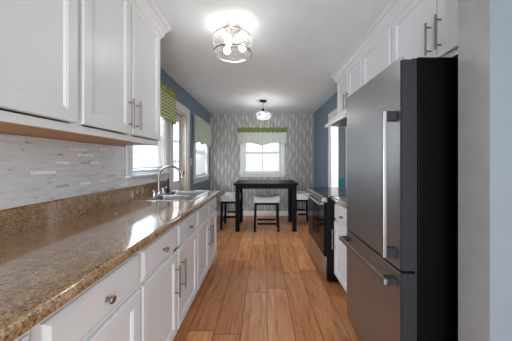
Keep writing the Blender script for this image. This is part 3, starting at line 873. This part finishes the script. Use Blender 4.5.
px_, py_ = 0.005, 4.22
pl = thing('pendant_light', 'small pendant light with a ribbed glass globe over the black table', 'light', (px_, py_, ZC))
MB().lathe([(0.064, -0.0002), (0.064, -0.018), (0.056, -0.026), (0.01, -0.028)], (px_, py_, ZC)).build('canopy', MT['bronze'], pl, smooth=True)
MB().tube([(px_, py_, ZC - 0.026), (px_, py_, ZC - 0.142)], 0.004, 10).build('cord', MT['bronze'], pl, smooth=True)
MB().lathe([(0.010, -0.140), (0.022, -0.146), (0.024, -0.185), (0.045, -0.198), (0.050, -0.214)], (px_, py_, ZC)).build('socket_cap', MT['bronze'], pl, smooth=True)
gp = [(0.046, -0.214)]
for k in range(1, 15):
    a = PI * k / 15
    gp.append((0.046 + (0.142 - 0.046) * math.sin(a) ** 0.7 if a < PI / 2 else max(0.03, 0.142 * math.sin(a) ** 0.7), -0.214 - 0.15 * (1 - math.cos(a)) / 2))
mb = MB(); n = 48; rings = []
for (r_, h) in gp:
    rings.append([(px_ + (r_ * (1 + 0.007 * math.cos(16 * 2 * PI * i / n))) * math.cos(2 * PI * i / n), py_ + (r_ * (1 + 0.007 * math.cos(16 * 2 * PI * i / n))) * math.sin(2 * PI * i / n), ZC + h) for i in range(n)])
mb.loft(rings, cap0=False, cap1=False)
mb.build('globe', MT['globe'], pl, smooth=True)
MB().sphere((px_, py_, ZC - 0.27), 0.032).build('bulb', MT['bulb'], pl, smooth=True)
point('pendant_lamp', (px_, py_, ZC - 0.325), PENDANT_W, 0.03)

# ------------------------------------------------------------------ valances and blinds
def valance(label, path, z_top, z_bot, body, border, bh, scallop, n_sc, group=None, ruffle=0.012, top_ruffle=0.02):
    """cloth hung along a path of (x, y) points"""
    P = [Vector((a, b, 0)) for a, b in path]
    segs = [(P[i], P[i + 1]) for i in range(len(P) - 1)]
    L = [(b - a).length for a, b in segs]; T = sum(L); N = max(60, int(T / 0.012))
    samp = []
    for i in range(N + 1):
        d = T * i / N
        for k, (a, b) in enumerate(segs):
            if d <= L[k] + 1e-9 or k == len(segs) - 1:
                t = min(1, d / L[k]); p = a.lerp(b, t); nrm = (b - a).normalized().cross(Vector((0, 0, 1))); break
            d -= L[k]
        samp.append((p, nrm, T * i / N))
    root = thing('curtain_valance', label, 'valance', (P[0].x, P[0].y, z_top), group)
    def sheet(za, zbf, amp, out, fq, rag):
        mb = MB(); M = 10; vs = []; fs = []
        for j in range(M + 1):
            for (p, nr, d) in samp:
                zt = za + rag * math.sin(d * 61) * math.sin(d * 23 + 1)
                zz = zt + (zbf(d) - zt) * j / M
                o = out + amp * math.sin(d * fq + 0.6 * math.sin(d * 9)) * (0.5 + 0.5 * j / M)
                q = p + nr * o; vs.append((q.x, q.y, zz))
        n = N + 1
        for j in range(M):
            for i in range(N): fs.append((j * n + i, j * n + i + 1, (j + 1) * n + i + 1, (j + 1) * n + i))
        mb.add(vs, fs); return mb
    def bot(d):
        return z_bot + scallop * abs(math.sin(PI * d / T * n_sc))
    sheet(z_top - 0.01, bot, ruffle, 0.0, 70, 0).build('cloth', body, root, smooth=True, solid=0.002)
    if border:
        sheet(z_top, lambda d: z_top - bh + 0.006 * math.sin(d * 55), ruffle * 0.8, 0.009, 95, top_ruffle).build('ruffle', border, root, smooth=True, solid=0.002)
    mb = MB(); mb.tube([(p.x - n_.x * 0.022, p.y - n_.y * 0.022, z_top - 0.03) for p, n_, d in samp[2:-2]], 0.006, 8)
    mb.build('curtain_rod', MT['trim'], root, smooth=True)
    return root
e = 0.028
# path orientation: outward normal (dir x up) must face the room
valance('yellow-green lattice valance over the sink window', [(XL + 0.03, 3.00), (XL + 0.09, 3.00), (XL + 0.09, 2.02), (XL + 0.03, 2.02)][::-1], 2.185, 1.765, MT['valance'], MT['valance_lime'], 0.07, 0.045, 3)
valance('pale green valance on the side window in the dining corner', [(XL + 0.03, 5.08), (XL + 0.08, 5.08), (XL + 0.08, 3.98), (XL + 0.03, 3.98)][::-1], 2.10, 1.60, MT['valance_side'], MT['valance_side'], 0.05, 0.05, 3)
valance('grey lattice valance with an olive top band on the back window', [(-0.60, YB - 0.03), (-0.60, YB - 0.09), (0.555, YB - 0.09), (0.555, YB - 0.03)], 2.085, 1.655, MT['valance_pale'], MT['valance_top'], 0.115, 0.075, 2, ruffle=0.004, top_ruffle=0.012)

def blind(label, y0, y1, z0, z1, x, tilt):
    r = thing('window_blind', label, 'blind', (x, (y0 + y1) / 2, z0), 'white horizontal blinds')
    MB().box(x - 0.02, x + 0.02, y0, y1, z1 - 0.035, z1).build('headrail', MT['trim'], r, bevel=0.002)
    mb = MB(); z = z0 + 0.035; w = 0.0215; ca, sa = math.cos(tilt), math.sin(tilt)
    while z < z1 - 0.05:
        mb.add([(x - w * ca, y0 + .004, z - w * sa), (x + w * ca, y0 + .004, z + w * sa), (x + w * ca, y1 - .004, z + w * sa), (x - w * ca, y1 - .004, z - w * sa)], [(0, 1, 2, 3)])
        z += 0.034
    mb.build('slats', MT['blind'], r, solid=0.0018)
    MB().box(x - 0.02, x + 0.02, y0, y1, z0, z0 + 0.016).build('bottom_rail', MT['trim'], r, bevel=0.002)
    for yy in (y0 + 0.12, y1 - 0.12): MB().tube([(x, yy, z0 + 0.016), (x, yy, z1 - 0.035)], 0.0009, 6).build('cord', MT['trim'], r)
    return r
blind('white slatted blind in the window over the sink', W1[0] + 0.016, W1[1] - 0.016, W1[2] + 0.045, W1[3] - 0.015, XL - 0.045, math.radians(-50))
blind('white slatted blind in the side window of the dining corner', W2[0] + 0.016, W2[1] - 0.016, W2[2] + 0.02, W2[3] - 0.015, XL - 0.045, math.radians(-62))

# blind wand hook on the casing and light switch
sw = thing('light_switch', 'white light switch on the blue wall right of the glazed door', 'switch', (XL, 3.90, 1.27))
MB().box(XL, XL + 0.006, 3.862, 3.938, 1.215, 1.335).build('wall_plate', MT['trim'], sw, bevel=0.002)
MB().box(XL + 0.0062, XL + 0.016, 3.894, 3.906, 1.262, 1.288).build('toggle', MT['trim'], sw, bevel=0.002)

# ------------------------------------------------------------------ dining set
TX0, TX1, TY0, TY1, TZ = -0.535, 0.645, 4.02, 4.80, 0.885
tb = thing('dining_table', 'black counter-height table under the back window', 'table', (0.055, 4.41, 0))
MB().box(TX0, TX1, TY0, TY1, TZ - 0.035, TZ).build('tabletop', MT['dark_wood'], tb, bevel=0.004)
lw = 0.075
for xx in (TX0 + 0.03, TX1 - 0.03 - lw):
    for yy in (TY0 + 0.03, TY1 - 0.03 - lw):
        MB().box(xx, xx + lw, yy, yy + lw, 0, TZ - 0.0352).build('leg', MT['dark_wood'], tb, bevel=0.004)
mb = MB(); i = 0.04
mb.box(TX0 + 0.105, TX1 - 0.105, TY0 + i, TY0 + i + 0.02, TZ - 0.10, TZ - 0.0354); mb.box(TX0 + 0.105, TX1 - 0.105, TY1 - i - 0.02, TY1 - i, TZ - 0.10, TZ - 0.0354)
mb.box(TX0 + i, TX0 + i + 0.02, TY0 + 0.105, TY1 - 0.105, TZ - 0.10, TZ - 0.0354); mb.box(TX1 - i - 0.02, TX1 - i, TY0 + 0.105, TY1 - 0.105, TZ - 0.10, TZ - 0.0354)
mb.build('apron', MT['dark_wood'], tb)

def make_stool():
    r = thing('saddle_stool', 'x', 'stool', (0, 0, 0), 'saddle stools around the black table')
    w, d = 0.235, 0.175
    # saddle cushion: ends rise, middle dips
    mb = MB(); N = 20; rings = []
    for k in range(N + 1):
        u = -1 + 2 * k / N
        endr = max(0.0, 1 - abs(u) ** 10) ** 0.5 if abs(u) < 1 else 0.0
        zt = 0.615 + 0.045 * u * u - 0.015 * (1 - endr); zb = 0.535
        ring_ = []
        hd_ = d * (0.94 + 0.06 * endr)
        for (a, b) in ((-1, 0.0), (-1, 0.55), (-0.93, 0.85), (-0.8, 1.0), (0, 1.03), (0.8, 1.0), (0.93, 0.85), (1, 0.55), (1, 0.0)):
            ring_.append((u * w, a * hd_, zb + (zt - zb) * b))
        rings.append(ring_)
    mb.loft(rings)
    mb.build('seat_cushion', MT['cushion'], r, smooth=True)
    MB().box(-w + 0.01, w - 0.01, -d + 0.01, d - 0.01, 0.492, 0.5348).build('seat_frame', MT['dark_wood'], r, bevel=0.004)
    t = 0.038
    for sx in (-1, 1):
        for sy in (-1, 1):
            cx, cy = sx * (w - 0.03), sy * (d - 0.03)
            o = 0.012
            lo = [(cx + sx * o - t / 2, cy + sy * o - t / 2, 0), (cx + sx * o + t / 2, cy + sy * o - t / 2, 0), (cx + sx * o + t / 2, cy + sy * o + t / 2, 0), (cx + sx * o - t / 2, cy + sy * o + t / 2, 0)]
            hi = [(cx - t / 2, cy - t / 2, 0.4918), (cx + t / 2, cy - t / 2, 0.4918), (cx + t / 2, cy + t / 2, 0.4918), (cx - t / 2, cy + t / 2, 0.4918)]
            MB().loft([lo, hi]).build('leg', MT['dark_wood'], r, bevel=0.003)
    for sy in (-1, 1):
        cy = sy * (d - 0.025)
        MB().box(-(w - 0.06), w - 0.06, cy - 0.009, cy + 0.009, 0.13, 0.165).build('stretcher', MT['dark_wood'], r)
    for sx in (-1, 1):
        cx = sx * (w - 0.025)
        MB().box(cx - 0.009, cx + 0.009, -(d - 0.06), d - 0.06, 0.22, 0.255).build('stretcher', MT['dark_wood'], r)
    return r
st = make_stool()
st.location = (0.065, 4.20, 0)
st['label'] = 'pale-cushioned saddle stool tucked under the front middle of the black table'
for (x, y, lab) in ((-0.63, 4.40, 'saddle stool at the left end of the black table'), (0.80, 4.60, 'saddle stool at the right end of the table, beyond the range')):
    c = copy_tree(st); c.location = (x, y, 0); c.rotation_euler = (0, 0, PI / 2); c['label'] = lab

# teal chair in the next room
ch = thing('armchair', 'teal armchair seen through the doorway above the range', 'chair', (2.35, 6.45, 0))
MB().box(2.02, 2.70, 6.15, 6.80, 0.12, 0.42).build('seat', MT['teal'], ch, bevel=0.04, seg=3)
MB().box(2.02, 2.70, 6.80, 6.98, 0.12, 0.76).build('backrest', MT['teal'], ch, bevel=0.04, seg=3)
for xx in (1.90, 2.70): MB().box(xx, xx + 0.12, 6.15, 6.98, 0.12, 0.60).build('armrest', MT['teal'], ch, bevel=0.03, seg=3)
for xx in (1.95, 2.72):
    for yy in (6.2, 6.88): MB().box(xx, xx + 0.05, yy, yy + 0.05, 0, 0.12).build('leg', MT['dark_wood'], ch)
